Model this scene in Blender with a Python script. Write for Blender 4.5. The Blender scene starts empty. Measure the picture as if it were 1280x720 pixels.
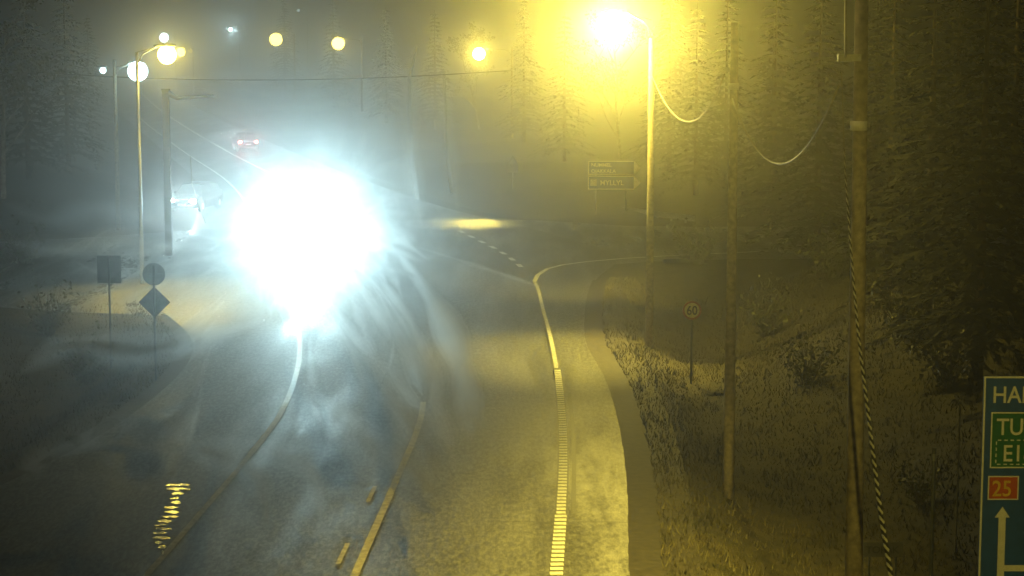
import bpy, math, random
import numpy as np
from mathutils import Vector, Matrix, Euler

C = bpy.data.collections.new("scene"); bpy.context.scene.collection.children.link(C)
SC = bpy.context.scene
R = math.radians
# ------------------------------------------------------------------ camera
CAM_H = 9.8
PITCH = math.atan(320/2500.0)
cd = bpy.data.cameras.new("camera"); cam = bpy.data.objects.new("camera", cd); C.objects.link(cam)
cd.sensor_width = 36; cd.lens = 2500/1280*36; cd.clip_start = 0.3; cd.clip_end = 4000
cam.location = (0, 0, CAM_H); cam.rotation_euler = (math.pi/2-PITCH, 0, 0)
SC.camera = cam
# ------------------------------------------------------------------ world: night sky
W = bpy.data.worlds.new("World"); SC.world = W; W.use_nodes = True
nt = W.node_tree; bg = nt.nodes["Background"]
sky = nt.nodes.new("ShaderNodeTexSky"); sky.sky_type = 'NISHITA'; sky.sun_disc = False
sky.sun_elevation = R(-6); sky.sun_rotation = R(200)
nt.links.new(sky.outputs[0], bg.inputs[0]); bg.inputs[1].default_value = 0.05
sd = bpy.data.lights.new("moon", 'SUN'); sd.energy = 0.012; sd.angle = R(20); sd.color = (.75, .85, 1)
so = bpy.data.objects.new("moon", sd); C.objects.link(so); so.rotation_euler = (R(20), R(10), 0)
SC.view_settings.view_transform = 'Standard'; SC.view_settings.look = 'None'
SC.view_settings.exposure = 0; SC.view_settings.gamma = 1
SC.cycles.use_denoising = True
SC.cycles.volume_bounces = 0; SC.cycles.max_bounces = 5
SC.cycles.sample_clamp_indirect = 3.0; SC.cycles.sample_clamp_direct = 0
SC.cycles.seed = 3
HAZE_DENSITY = 0.0062
HAZE_G = 0.945
SODIUM = (1.0, 0.77, 0.11)
WHITE = (0.60, 0.92, 0.97)
P_BIG, P_FAR, P_HEAD = 7000, 340, 5800

# ------------------------------------------------------------------ helpers
def ray(px, py):
    v = Vector(((px-640)/2500, -(py-360)/2500, -1))
    return cam.rotation_euler.to_matrix() @ v
def P(px, py, Y):
    d = ray(px, py); t = Y/d.y
    return Vector((d.x*t, Y, CAM_H+d.z*t))
def G(px, py, z=0.0):
    d = ray(px, py); t = (z-CAM_H)/d.z
    return Vector((d.x*t, d.y*t, z))
def pxx(px, Y): return P(px, 360, Y).x

class MB:
    def __init__(s): s.v = []; s.f = []
    def add(s, vs, fs):
        b = len(s.v); s.v += [tuple(v) for v in vs]; s.f += [tuple(i+b for i in f) for f in fs]; return s
    def box(s, c, size, rot=None, taper=1.0):
        hx, hy, hz = [k/2 for k in size]; vs = []
        for z in (-1, 1):
            t = taper if z > 0 else 1
            for x, y in ((-1, -1), (1, -1), (1, 1), (-1, 1)): vs.append(Vector((x*hx*t, y*hy*t, z*hz)))
        if rot is not None:
            m = Euler(rot).to_matrix(); vs = [m@v for v in vs]
        vs = [v+Vector(c) for v in vs]
        return s.add(vs, [(0, 3, 2, 1), (4, 5, 6, 7), (0, 1, 5, 4), (1, 2, 6, 5), (2, 3, 7, 6), (3, 0, 4, 7)])
    def tube(s, pts, rad, n=8, cap=True):
        pts = [Vector(p) for p in pts]; m = len(pts)
        if not hasattr(rad, '__len__'): rad = [rad]*m
        up = None; vs = []
        for i, p in enumerate(pts):
            t = (pts[min(i+1, m-1)]-pts[max(i-1, 0)]).normalized()
            if up is None:
                up = Vector((0, 0, 1)) if abs(t.z) < .9 else Vector((1, 0, 0))
            a = t.cross(up).normalized(); b = a.cross(t).normalized(); up = b
            for k in range(n):
                w = 2*math.pi*k/n; vs.append(p+(a*math.cos(w)+b*math.sin(w))*rad[i])
        fs = []
        for i in range(m-1):
            for k in range(n):
                k2 = (k+1) % n; fs.append(((i+1)*n+k, (i+1)*n+k2, i*n+k2, i*n+k))
        if cap: fs += [tuple(range(n)), tuple((m-1)*n+k for k in range(n))[::-1]]
        return s.add(vs, fs)
    def prism(s, poly, y0, y1):
        """polygon in xz extruded along y"""
        n = len(poly); vs = [(x, y0, z) for x, z in poly]+[(x, y1, z) for x, z in poly]
        fs = [tuple(range(n)), tuple(range(2*n-1, n-1, -1))]
        for k in range(n):
            k2 = (k+1) % n; fs.append((k, n+k, n+k2, k2))
        return s.add(vs, fs)
    def build(s, name, m, parent=None, smooth=False, loc=None):
        me = bpy.data.meshes.new(name); me.from_pydata(s.v, [], s.f); me.update()
        if m: me.materials.append(m)
        if smooth: me.polygons.foreach_set("use_smooth", [True]*len(me.polygons))
        o = bpy.data.objects.new(name, me); C.objects.link(o)
        if parent is not None: o.parent = parent
        if loc is not None: o.location = loc
        return o
def tag(o, label=None, cat=None, group=None, kind=None):
    if label: o["label"] = label
    if cat: o["category"] = cat
    if group: o["group"] = group
    if kind: o["kind"] = kind
    return o
def thing(name, label, cat, loc=(0, 0, 0), rz=0, group=None):
    o = bpy.data.objects.new(name, None); C.objects.link(o); o.location = loc; o.rotation_euler = (0, 0, rz)
    return tag(o, label, cat, group)
def copy_tree(o, parent=None):
    c = o.copy(); C.objects.link(c); c.parent = parent
    for ch in [x for x in C.objects if x.parent == o]: copy_tree(ch, c)
    return c
def text(name, s, size, m, parent, loc, align='LEFT', bold=0.0, xs=1.0):
    """upright lettering facing -Y, baseline-left at loc, cap height about size"""
    cu = bpy.data.curves.new(name, 'FONT'); cu.body = s; cu.size = size/0.70; cu.align_x = align
    cu.extrude = 0.0015; cu.offset = bold; cu.resolution_u = 4
    t = bpy.data.objects.new("tmp", cu); C.objects.link(t)
    dg = bpy.context.evaluated_depsgraph_get(); me = bpy.data.meshes.new_from_object(t.evaluated_get(dg))
    bpy.data.objects.remove(t)
    me.transform(Matrix.Diagonal((xs, 1, 1, 1)))
    me.transform(Matrix.Rotation(math.pi/2, 4, 'X')); me.materials.clear(); me.materials.append(m)
    o = bpy.data.objects.new(name, me); C.objects.link(o); o.parent = parent; o.location = loc
    return o

# ------------------------------------------------------------------ materials
def mat(name, col, rough=.6, metal=0.0, noise=0.0, nscale=20, bump=0.0, emis=None, estr=0, col2=None, spec=.5):
    m = bpy.data.materials.new(name); m.use_nodes = True; n = m.node_tree; b = n.nodes["Principled BSDF"]
    b.inputs["Base Color"].default_value = (*col, 1); b.inputs["Roughness"].default_value = rough
    b.inputs["Metallic"].default_value = metal; b.inputs["Specular IOR Level"].default_value = spec
    if emis: b.inputs["Emission Color"].default_value = (*emis, 1); b.inputs["Emission Strength"].default_value = estr
    if noise or bump or col2:
        tc = n.nodes.new("ShaderNodeTexCoord"); tx = n.nodes.new("ShaderNodeTexNoise")
        tx.inputs["Scale"].default_value = nscale; tx.inputs["Detail"].default_value = 6
        n.links.new(tc.outputs["Object"], tx.inputs["Vector"])
        rp = n.nodes.new("ShaderNodeValToRGB"); rp.color_ramp.elements[0].position = .35; rp.color_ramp.elements[1].position = .65
        c2 = col2 or tuple(min(1, c*(1+noise)) for c in col); c1 = col if col2 else tuple(c*(1-noise) for c in col)
        rp.color_ramp.elements[0].color = (*c1, 1); rp.color_ramp.elements[1].color = (*c2, 1)
        n.links.new(tx.outputs[0], rp.inputs[0]); n.links.new(rp.outputs[0], b.inputs["Base Color"])
        if bump:
            bp = n.nodes.new("ShaderNodeBump"); bp.inputs["Strength"].default_value = bump; bp.inputs["Distance"].default_value = .02
            n.links.new(tx.outputs[0], bp.inputs["Height"]); n.links.new(bp.outputs[0], b.inputs["Normal"])
    return m
M = dict(
    wood=mat("wood_pole", (.30, .26, .17), .75, noise=.35, nscale=9, bump=.4),
    galv=mat("galvanised_steel", (.42, .43, .43), .45, .7, noise=.15, nscale=14),
    darksteel=mat("dark_steel", (.10, .11, .12), .5, .5, noise=.2),
    alu=mat("sign_back", (.22, .23, .24), .5, .4, noise=.15, nscale=6),
    white=mat("white_paint", (.80, .80, .78), .5, noise=.06, nscale=8),
    blue=mat("sign_blue", (.015, .09, .42), .4, noise=.12, nscale=5),
    green=mat("sign_green", (.01, .16, .07), .4, noise=.1, nscale=5),
    red=mat("sign_red", (.55, .10, .02), .4, noise=.1, nscale=5),
    redworn=mat('sign_red_worn', (.42, .12, .05), .5, noise=.2, nscale=6),
    paleyellow=mat('sign_pale_yellow', (.8, .72, .38), .45, noise=.1, nscale=5),
    yellow=mat("sign_yellow", (.75, .52, .04), .45, noise=.1, nscale=5),
    black=mat("black", (.015, .015, .015), .5, noise=.2),
    cable=mat("cable", (.30, .28, .22), .5, noise=.2),
    guardw=mat("guard_strand_light", (.62, .62, .50), .45, noise=.1),
    guardb=mat("guard_strand_dark", (.03, .03, .03), .6, noise=.2),
    bark=mat("bark", (.09, .065, .045), .9, noise=.4, nscale=5, bump=.5),
    birchbark=mat("birch_bark", (.42, .40, .36), .8, nscale=4, col2=(.12, .11, .10), bump=.2),
    needle=mat("needles", (.010, .014, .008), .9, nscale=.8, col2=(.036, .036, .018)),
    leaf=mat("leaves", (.09, .09, .025), .55, nscale=1.1, col2=(.05, .07, .02)),
    grassm=mat("grass_blades", (.15, .13, .065), .7, nscale=.9, col2=(.045, .045, .02)),
    twig=mat("twigs", (.10, .075, .05), .85, nscale=2, col2=(.05, .04, .03)),
    carpaint=mat("car_paint_dark", (.05, .045, .05), .25, .3, noise=.1, nscale=3),
    carsilver=mat("car_paint_silver", (.30, .31, .33), .28, .6, noise=.05, nscale=3),
    glass=mat("car_glass", (.012, .014, .016), .05, noise=.1, nscale=3, spec=.8),
    tyre=mat("rubber", (.02, .02, .02), .85, noise=.2, nscale=30),
    rim=mat("rim", (.5, .5, .52), .3, .9, noise=.05),
    lens_sod=mat("sodium_lens", (1, .8, .4), .3, emis=(1, .74, .25), estr=60),
    lens_white=mat("white_lens", (1, 1, 1), .3, emis=(.85, 1, .98), estr=60),
    headl=mat("headlight_lens", (1, 1, 1), .2, emis=(.85, 1, .98), estr=400),
    tail=mat("tail_lens", (.5, .02, .02), .3, emis=(1, .30, .28), estr=26),
    box=mat("box_plastic", (.09, .09, .085), .6, noise=.15),
)

def road_mat(name, wet_lo, wet_hi, rough_wet, rough_dry, base):
    m = bpy.data.materials.new(name); m.use_nodes = True; n = m.node_tree; L = n.links; b = n.nodes["Principled BSDF"]
    tc = n.nodes.new("ShaderNodeTexCoord")
    def noise(scale, det=4, vec=None, rgh=.55):
        t = n.nodes.new("ShaderNodeTexNoise"); t.inputs["Scale"].default_value = scale; t.inputs["Detail"].default_value = det
        t.inputs["Roughness"].default_value = rgh
        L.new(vec or tc.outputs["Object"], t.inputs["Vector"]); return t.outputs[0]
    mp = n.nodes.new("ShaderNodeMapping"); mp.inputs["Scale"].default_value = (1.6, .22, 1); L.new(tc.outputs["Object"], mp.inputs[0])
    big = noise(.45, 5, mp.outputs[0]); fine = noise(38, 3); mp3 = n.nodes.new("ShaderNodeMapping"); mp3.inputs["Scale"].default_value = (6, 1.8, 1); L.new(tc.outputs["Object"], mp3.inputs[0]); grain = noise(1, 7, mp3.outputs[0], .8)
    # wetness
    rp = n.nodes.new("ShaderNodeMapRange"); rp.interpolation_type = 'SMOOTHSTEP'
    rp.inputs[1].default_value = wet_lo; rp.inputs[2].default_value = wet_hi
    rp.inputs[3].default_value = rough_dry; rp.inputs[4].default_value = rough_wet
    L.new(big, rp.inputs[0])
    ad = n.nodes.new("ShaderNodeMath"); ad.operation = 'MULTIPLY_ADD'; ad.inputs[1].default_value = .50
    L.new(grain, ad.inputs[0]); L.new(rp.outputs[0], ad.inputs[2]); 
    sb = n.nodes.new("ShaderNodeMath"); sb.operation = 'SUBTRACT'; sb.inputs[1].default_value = .25; sb.use_clamp = True
    L.new(ad.outputs[0], sb.inputs[0]); L.new(sb.outputs[0], b.inputs["Roughness"])
    cr = n.nodes.new("ShaderNodeValToRGB"); cr.color_ramp.elements[0].position = .3; cr.color_ramp.elements[1].position = .7
    cr.color_ramp.elements[0].color = (*[c*.55 for c in base], 1); cr.color_ramp.elements[1].color = (*[c*1.5 for c in base], 1)
    L.new(grain, cr.inputs[0])
    mp2 = n.nodes.new("ShaderNodeMapping"); mp2.inputs["Scale"].default_value = (11, 3.2, 1); L.new(tc.outputs["Object"], mp2.inputs[0]); sp_ = noise(1, 4, mp2.outputs[0], .9); r2 = n.nodes.new("ShaderNodeValToRGB"); r2.color_ramp.elements[0].position = .44; r2.color_ramp.elements[1].position = .60
    r2.color_ramp.elements[0].color = (.25, .25, .25, 1); r2.color_ramp.elements[1].color = (3.4, 3.4, 3.3, 1); L.new(sp_, r2.inputs[0])
    mx = n.nodes.new("ShaderNodeMix"); mx.data_type = 'RGBA'; mx.blend_type = 'MULTIPLY'; mx.inputs[0].default_value = 1
    L.new(cr.outputs[0], mx.inputs[6]); L.new(r2.outputs[0], mx.inputs[7]); L.new(mx.outputs[2], b.inputs["Base Color"])
    b1 = n.nodes.new("ShaderNodeBump"); b1.inputs["Strength"].default_value = .45; b1.inputs["Distance"].default_value = .006
    L.new(fine, b1.inputs["Height"])
    b2 = n.nodes.new("ShaderNodeBump"); b2.inputs["Strength"].default_value = .5; b2.inputs["Distance"].default_value = .02
    L.new(grain, b2.inputs["Height"]); L.new(b1.outputs[0], b2.inputs["Normal"]); L.new(b2.outputs[0], b.inputs["Normal"])
    b.inputs["Specular IOR Level"].default_value = .5
    return m
M['asphalt'] = road_mat("wet_asphalt", .36, .66, .37, .56, (.045, .045, .042))
M['asphalt_side'] = road_mat("wet_asphalt_side", .40, .62, .26, .5, (.05, .05, .05))
M['gravel'] = mat("gravel", (.065, .055, .036), .75, nscale=5, col2=(.028, .024, .017), bump=1.0)
M['soil'] = mat("soil", (.075, .062, .03), .9, nscale=2.6, col2=(.03, .028, .014), bump=1.0)
M['puddle'] = mat("puddle_water", (.02, .02, .02), .10, nscale=3.0, col2=(.012, .012, .012), bump=.12)
M['paint'] = mat("road_paint_white", (.55, .55, .50), .38, nscale=9, col2=(.80, .80, .74), bump=.2)
M['paintworn'] = mat('road_paint_worn', (.22, .22, .2), .5, nscale=6, col2=(.5, .5, .46), bump=.2)
M['paintwet'] = mat('road_paint_wet', (.6, .6, .56), .16, nscale=5, col2=(.8, .8, .76), bump=.25)
M['painty'] = mat("road_paint_yellow", (.22, .19, .10), .5, nscale=5, col2=(.5, .46, .27), bump=.2)
M['groove'] = mat("groove", (.018, .018, .017), .5, noise=.3)

# ------------------------------------------------------------------ road layout (metres, from the camera's foot)
def interp(pts):
    ys = [p[0] for p in pts]; xs = [p[1] for p in pts]
    ys = np.array(ys, float); xs = np.array(xs, float)
    d = np.gradient(xs, ys)
    def f(y):
        y = min(max(y, ys[0]), ys[-1]); i = min(int(np.searchsorted(ys, y, 'right'))-1, len(ys)-2); i = max(i, 0)
        h = ys[i+1]-ys[i]; t = (y-ys[i])/h
        return float((2*t**3-3*t**2+1)*xs[i]+(t**3-2*t*t+t)*h*d[i]+(-2*t**3+3*t*t)*xs[i+1]+(t**3-t*t)*h*d[i+1])
    return f
def gp(px, py): g = G(px, py); return (g.y, g.x)
CL = interp([(-60, -4.5), (20, -3.2), gp(445, 715), gp(493, 605), gp(526, 522), (60, -2.75), (74, -4.1), (95, -7.6), (130, -14.6), (163, -22.9), (233, -39.7), (330, -61), (500, -95), (900, -170)])
LE = interp([(-60, -8.6), (20, -7.2), gp(180, 719), gp(240, 650), gp(300, 580), gp(345, 522), gp(368, 468), gp(373, 430), gp(369, 400), gp(360, 372), (95, -11.8), (130, -18.4), (163, -26.6), (233, -43.4), (330, -64.7), (500, -98.7), (900, -173.7)])
RE = interp([(-60, -.9), (20, .35), gp(694, 719), gp(700, 640), gp(703, 560), gp(699, 490), gp(690, 430), gp(679, 388), gp(668, 352), (88, -.2), (96, -1.9), (110, -5.2), (130, -10.8), (163, -19.2), (233, -36), (330, -57.3), (500, -91.3), (900, -166.3)])
AR = interp([(-60, .8), (20, 1.9), gp(795, 719), gp(790, 600), gp(777, 520), gp(760, 470), gp(738, 430), gp(735, 395), gp(745, 350), (88, 4.6), (96, 2.4), (110, -3), (130, -9.0), (163, -17.6), (233, -34.5), (330, -55.8), (500, -89.8), (900, -164.8)])
AL = interp([(-60, -11), (20, -13.4), (36, -12.4), (50, -9.9), (62, -10.0), (74, -13.5), (95, -15.5), (130, -20.5), (163, -28.2), (233, -45), (330, -66.3), (500, -100), (900, -175)])
def ss(a, b, t):
    t = min(max((t-a)/(b-a), 0), 1); return t*t*(3-2*t)
rng = random.Random(7)
nz = [(rng.uniform(.05, .5), rng.uniform(0, 6.3), rng.uniform(0, 6.3)) for _ in range(12)]
def lump(x, y):
    s = 0
    for f, a, b in nz: s += math.sin(x*f*math.cos(a)+y*f*math.sin(a)+b)*.06/(f+.3)
    return s
def H(x, y):
    r = x-AR(y); l = AL(y)-x
    # junction arms are flat
    sideR = ss(79, 83, y)*(1-ss(105, 112, y))*ss(0, 1, x+12)
    sideL = ss(65, 69.5, y)*(1-ss(100, 106, y))*ss(0, 1, -x-6)
    if r > 0:
        h = -.06-.55*ss(1.2, 3.0, r)+ (2.2*ss(3.4, 11, r)+ 5*ss(10, 45, r)+9*ss(30, 140, r))*(1-.75*ss(95, 150, y))
        h += lump(x, y)*ss(1.2, 4, r)
        f = max(sideR, 0)
        return h*(1-f)-.06*f
    if l > 0:
        h = -.06-.5*ss(1.2, 3.2, l)+1.2*ss(3.6, 10, l)+4*ss(10, 60, l)
        h += lump(x, y)*ss(1.5, 4, l)
        return h*(1-sideL)-.06*sideL
    return -.06
def ground_z(x, y): return H(x, y)
def on_ground(px, py):
    z = 0
    for _ in range(12):
        g = G(px, py, z); z = .5*z+.5*H(g.x, g.y)
    g = G(px, py, z); return Vector((g.x, g.y, H(g.x, g.y)))

def grid_sheet(name, xs, ys, zf, m):
    nx, ny = len(xs), len(ys)
    v = [(x, y, zf(x, y)) for y in ys for x in xs]
    f = [(j*nx+i, j*nx+i+1, (j+1)*nx+i+1, (j+1)*nx+i) for j in range(ny-1) for i in range(nx-1)]
    mb = MB(); mb.v = v; mb.f = f; o = mb.build(name, m, smooth=True); return o
xs = sorted(set([-900, -600, -420, -300, -230, -180, -150]+[round(-130+i*2.5, 2) for i in range(40)]+[round(-30+i*.6, 2) for i in range(117)]+[round(41+i*3, 2) for i in range(30)]+[150, 190, 260, 400, 600, 900]))
ys = sorted(set([-80, -40, -10, 5]+[round(18+i*.8, 2) for i in range(130)]+[round(122+i*2.5, 2) for i in range(60)]+[275+i*8 for i in range(30)]+[520, 600, 750, 900, 1200, 1600]))
tag(grid_sheet("ground", xs, ys, H, M['soil']), kind='structure')

def ribbon(name, fa, fb, ys, z, m, parent=None, n=1):
    mb = MB()
    for y in ys:
        a, b = fa(y), fb(y)
        for k in range(n+1): mb.v.append((a+(b-a)*k/n, y, z))
    w = n+1
    mb.f = [(j*w+k, j*w+k+1, (j+1)*w+k+1, (j+1)*w+k) for j in range(len(ys)-1) for k in range(n)]
    return mb.build(name, m, parent)
def fr(a, b, st):
    n = max(1, int(round((b-a)/st))); return [a+(b-a)*i/n for i in range(n+1)]
yroad = fr(-60, 20, 10)[:-1]+fr(20, 240, 1)[:-1]+fr(240, 900, 10)
road = ribbon("road", AL, AR, yroad, 0, M['asphalt']); tag(road, kind='structure')
def rg(y, k): return .012*math.sin(y*2.3+k*2)+.014*math.sin(y*5.1+k*3)+.012*math.sin(y*11.3+k)
shl = ribbon("gravel_shoulder", lambda y: AR(y)-.12+.35*rg(y, 1), lambda y: AR(y)+1.2, fr(-60, 79, .25), .006, M['gravel']); tag(shl, kind='structure')
shl2 = ribbon("gravel_shoulder", lambda y: AL(y)-1.3, lambda y: AL(y)+.02, fr(-60, 65, 1), -.012, M['gravel']); tag(shl2, kind='structure')
# side roads
def sheet(name, pts, z, m):
    mb = MB(); mb.v = [(x, y, z) for x, y in pts]; mb.f = [tuple(range(len(pts)))]; o = mb.build(name, m); tag(o, kind='structure'); return o
mb = MB(); xr = fr(-6, 160, 4)
def nearR(x): return 86.5+1.2*ss(5, 40, x)-5*(1-ss(-2, 9, x))
def farR(x): return 101+2*ss(5, 40, x)+5*(1-ss(-2, 8, x))
mb.v = [(x, yy, -.006) for x in xr for yy in (nearR(x), farR(x))]
mb.f = [(2*i, 2*i+2, 2*i+3, 2*i+1) for i in range(len(xr)-1)]
sr = mb.build("side_road", M['asphalt_side']); tag(sr, kind='structure')
mb = MB(); xl = fr(-160, -8, 4)
def nearL(x): return 73+0*x-4*ss(-24, -12, x)
def farL(x): return 94+0*x+6*ss(-24, -14, x)
mb.v = [(x, yy, -.010) for x in xl for yy in (nearL(x), farL(x))]
mb.f = [(2*i, 2*i+2, 2*i+3, 2*i+1) for i in range(len(xl)-1)]
sl = mb.build("side_road", M['asphalt_side']); tag(sl, kind='structure')

# painted markings: children of the road
def line(name, f, w, y0, y1, m, z=.004, st=.8, parent=road):
    return ribbon(name, lambda y: f(y)-w/2, lambda y: f(y)+w/2, fr(y0, y1, st), z, m, parent)
line("edge_line", lambda y: LE(y)+.05, .13, 15, 46, M['paintworn'])
line("edge_line", lambda y: LE(y)+.05, .15, 46, 76, M['paintwet'])
line("edge_line", lambda y: LE(y)+.05, .16, 103, 240, M['paint'])
line("centre_line", CL, .15, 15, 52.6, M['painty'])
line("centre_line", CL, .26, 108, 330, M['paint'])
for y0 in (36.2, 41.1):
    line("lane_dash", lambda y: CL(y)-.40, .09, y0, y0+1.5, M['painty'])
line("edge_line", lambda y: RE(y), .12, 58, 79, M['paintworn'])
# ribbed edge line, bars raised a little, with dark grooves between
mb = MB(); y = 16.0
while y < 57.6:
    x = RE(y)+.02; mb.box((x, y, .006), (.24 if y < 40 else .19, .19, .012)); y += .31
mb.build("ribbed_edge_line", M['paint'], road)
line("edge_groove", lambda y: RE(y)+.02, .27, 15, 57.7, M['groove'], z=.003)
line("sealed_joint", lambda y: RE(y)+.27, .10, 40, 54, M['groove'], z=.003)
line("sealed_joint", lambda y: RE(y)-.11, .07, 56, 66, M['groove'], z=.003)
for k in range(7):
    y0 = 83.5+k*2.4; line("junction_dash", lambda y: RE(y)-.05, .22, y0, y0+1.1, M['paint'], st=.5)
# curve of the edge line into the side road
mb = MB(); pts = [G(668, 352), G(672, 344), G(684, 336), G(704, 331), G(735, 327), G(780, 323), G(850, 319), G(960, 314)]
for i, p in enumerate(pts):
    t = (pts[min(i+1, len(pts)-1)]-pts[max(i-1, 0)]).normalized(); nn = Vector((-t.y, t.x, 0))*.09
    mb.v += [(p.x-nn.x, p.y-nn.y, .005), (p.x+nn.x, p.y+nn.y, .005)]
mb.f = [(2*i, 2*i+2, 2*i+3, 2*i+1) for i in range(len(pts)-1)]
mb.build("edge_line", M['paint'], road)
# transverse crack
mb = MB(); prev = None; cr = random.Random(5)
pts = [(-.2+i*.12, 39.4+.0*i+math.sin(i*.5)*.04+cr.uniform(-.02, .02)) for i in range(24)]
for x, y in pts: mb.v += [(x, y-.02, .0025), (x, y+.02, .0025)]
mb.f = [(2*i, 2*i+2, 2*i+3, 2*i+1) for i in range(len(pts)-1)]
mb.build("crack", M['groove'], road)

# puddles
def puddle(pts, seed, n=60, z=.007, rag=.12, m_=None):
    r = random.Random(seed); mb = MB()
    cx = sum(p[0] for p in pts)/len(pts); cy = sum(p[1] for p in pts)/len(pts); m = len(pts); out = []
    for i in range(n):
        t = i/n*m; k = int(t); u = t-k
        p0, p1, p2, p3 = [pts[(k+j-1) % m] for j in range(4)]
        q = [.5*((2*p1[c])+(-p0[c]+p2[c])*u+(2*p0[c]-5*p1[c]+4*p2[c]-p3[c])*u*u+(-p0[c]+3*p1[c]-3*p2[c]+p3[c])*u**3) for c in (0, 1)]
        s = 1+r.uniform(-rag, rag)*.4; out.append((cx+(q[0]-cx)*s, cy+(q[1]-cy)*s, z))
    mb.v = out; mb.f = [tuple(range(n))]
    o = mb.build("puddle", m_ or M['puddle']); tag(o, kind='structure'); return o
def ripple_mat(name, rough, sc, strength, dist, col=(.02, .02, .02)):
    m = mat(name, col, rough); n = m.node_tree; L = n.links; b = n.nodes["Principled BSDF"]
    tc = n.nodes.new("ShaderNodeTexCoord"); mp = n.nodes.new("ShaderNodeMapping"); mp.inputs["Scale"].default_value = sc
    tx = n.nodes.new("ShaderNodeTexNoise"); tx.inputs["Scale"].default_value = 1; tx.inputs["Detail"].default_value = 4; tx.inputs["Distortion"].default_value = .5
    L.new(tc.outputs["Object"], mp.inputs[0]); L.new(mp.outputs[0], tx.inputs["Vector"])
    bp = n.nodes.new("ShaderNodeBump"); bp.inputs["Strength"].default_value = strength; bp.inputs["Distance"].default_value = dist
    L.new(tx.outputs[0], bp.inputs["Height"]); L.new(bp.outputs[0], b.inputs["Normal"]); return m
M['ripple'] = ripple_mat("rippled_water", .08, (4, 7, 1), 1, .009)
def film(c, rx, ry):
    """thin water film that dries out towards a ragged edge; c in the plan of the road"""
    a = G(c[0], c[1]); hx = abs(G(c[0]+rx, c[1]).x-a.x); hy = abs(G(c[0], c[1]-ry).y-G(c[0], c[1]+ry).y)/2
    ay = (G(c[0], c[1]-ry).y+G(c[0], c[1]+ry).y)/2
    m = ripple_mat("water_film", .10, (14, .5, 1), 1, .022); n = m.node_tree; L = n.links; b = n.nodes["Principled BSDF"]
    tc = n.nodes.new("ShaderNodeTexCoord"); sb = n.nodes.new("ShaderNodeVectorMath"); sb.operation = 'SUBTRACT'; sb.inputs[1].default_value = (a.x, ay, 0)
    ml = n.nodes.new("ShaderNodeVectorMath"); ml.operation = 'MULTIPLY'; ml.inputs[1].default_value = (1/hx, 1/hy, 0)
    ln = n.nodes.new("ShaderNodeVectorMath"); ln.operation = 'LENGTH'; tx = n.nodes.new("ShaderNodeTexNoise"); tx.inputs["Scale"].default_value = .6; tx.inputs["Detail"].default_value = 5
    ad = n.nodes.new("ShaderNodeMath"); ad.operation = 'MULTIPLY_ADD'; ad.inputs[1].default_value = .9
    mr = n.nodes.new("ShaderNodeMapRange"); mr.interpolation_type = 'SMOOTHSTEP'; mr.inputs[1].default_value = .55; mr.inputs[2].default_value = 1.35; mr.inputs[3].default_value = 1; mr.inputs[4].default_value = 0
    L.new(tc.outputs["Object"], sb.inputs[0]); L.new(sb.outputs[0], ml.inputs[0]); L.new(ml.outputs[0], ln.inputs[0]); L.new(tc.outputs["Object"], tx.inputs["Vector"])
    L.new(tx.outputs[0], ad.inputs[0]); L.new(ln.outputs["Value"], ad.inputs[2]); L.new(ad.outputs[0], mr.inputs[0]); L.new(mr.outputs[0], b.inputs["Alpha"]); return m
def pp(*a): return [tuple(G(x, y).xy) for x, y in a]
puddle(pp((480, 270), (560, 266), (640, 274), (700, 288), (650, 296), (580, 298), (500, 294)), 1, rag=.05, m_=film((578, 280), 95, 11))
mb = MB(); rs_ = random.Random(8)
for x0_, x1_, yy in ((208, 234, 606), (206, 239, 611), (216, 233, 617), (213, 226, 623), (212, 228, 628), (207, 225, 634), (205, 220, 640), (200, 222, 646), (196, 214, 651), (192, 211, 656), (193, 215, 661), (190, 209, 666), (192, 210, 672), (195, 207, 678), (198, 208, 684), (200, 205, 690)):
    a_, b_ = x0_+rs_.uniform(-3, 3), x1_+rs_.uniform(-4, 4); h_ = rs_.uniform(1.2, 2.4); k = len(mb.v); N2 = 12
    for q_ in range(N2):
        w_ = 2*math.pi*q_/N2; g = G((a_+b_)/2+(b_-a_)/2*math.cos(w_), yy+h_*math.sin(w_)*rs_.uniform(.6, 1.2)+(2 if math.cos(w_) > 0 else -1)*rs_.uniform(-.5, .5), .006); mb.v.append(tuple(g))
    mb.f.append(tuple(range(k, k+N2))[::-1])
tag(mb.build("puddle", M['ripple']), kind='structure')  # water slivers cut to the outline of a broken lamp reflection
puddle(pp((235, 150), (300, 150), (320, 186), (290, 196), (255, 186), (232, 165)), 3, m_=film((273, 171), 34, 15))
puddle(pp((832, 324), (870, 325), (868, 328), (835, 329)), 4)
puddle(pp((205, 68), (242, 72), (246, 110), (256, 128), (218, 124), (208, 92)), 5, m_=film((230, 97), 18, 27))

# ------------------------------------------------------------------ haze
mb = MB(); mb.box((-40, 480, 59), (1900, 1140, 130))
hz = mb.build("haze", None); tag(hz, kind='stuff')
hm = bpy.data.materials.new("haze"); hm.use_nodes = True; n = hm.node_tree
n.nodes.remove(n.nodes["Principled BSDF"]); pv = n.nodes.new("ShaderNodeVolumePrincipled")
pv.inputs["Density"].default_value = HAZE_DENSITY; pv.inputs["Anisotropy"].default_value = HAZE_G
pv.inputs["Color"].default_value = (.9, .92, .95, 1)
n.links.new(pv.outputs[0], n.nodes["Material Output"].inputs["Volume"]); hz.data.materials.append(hm)

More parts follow.
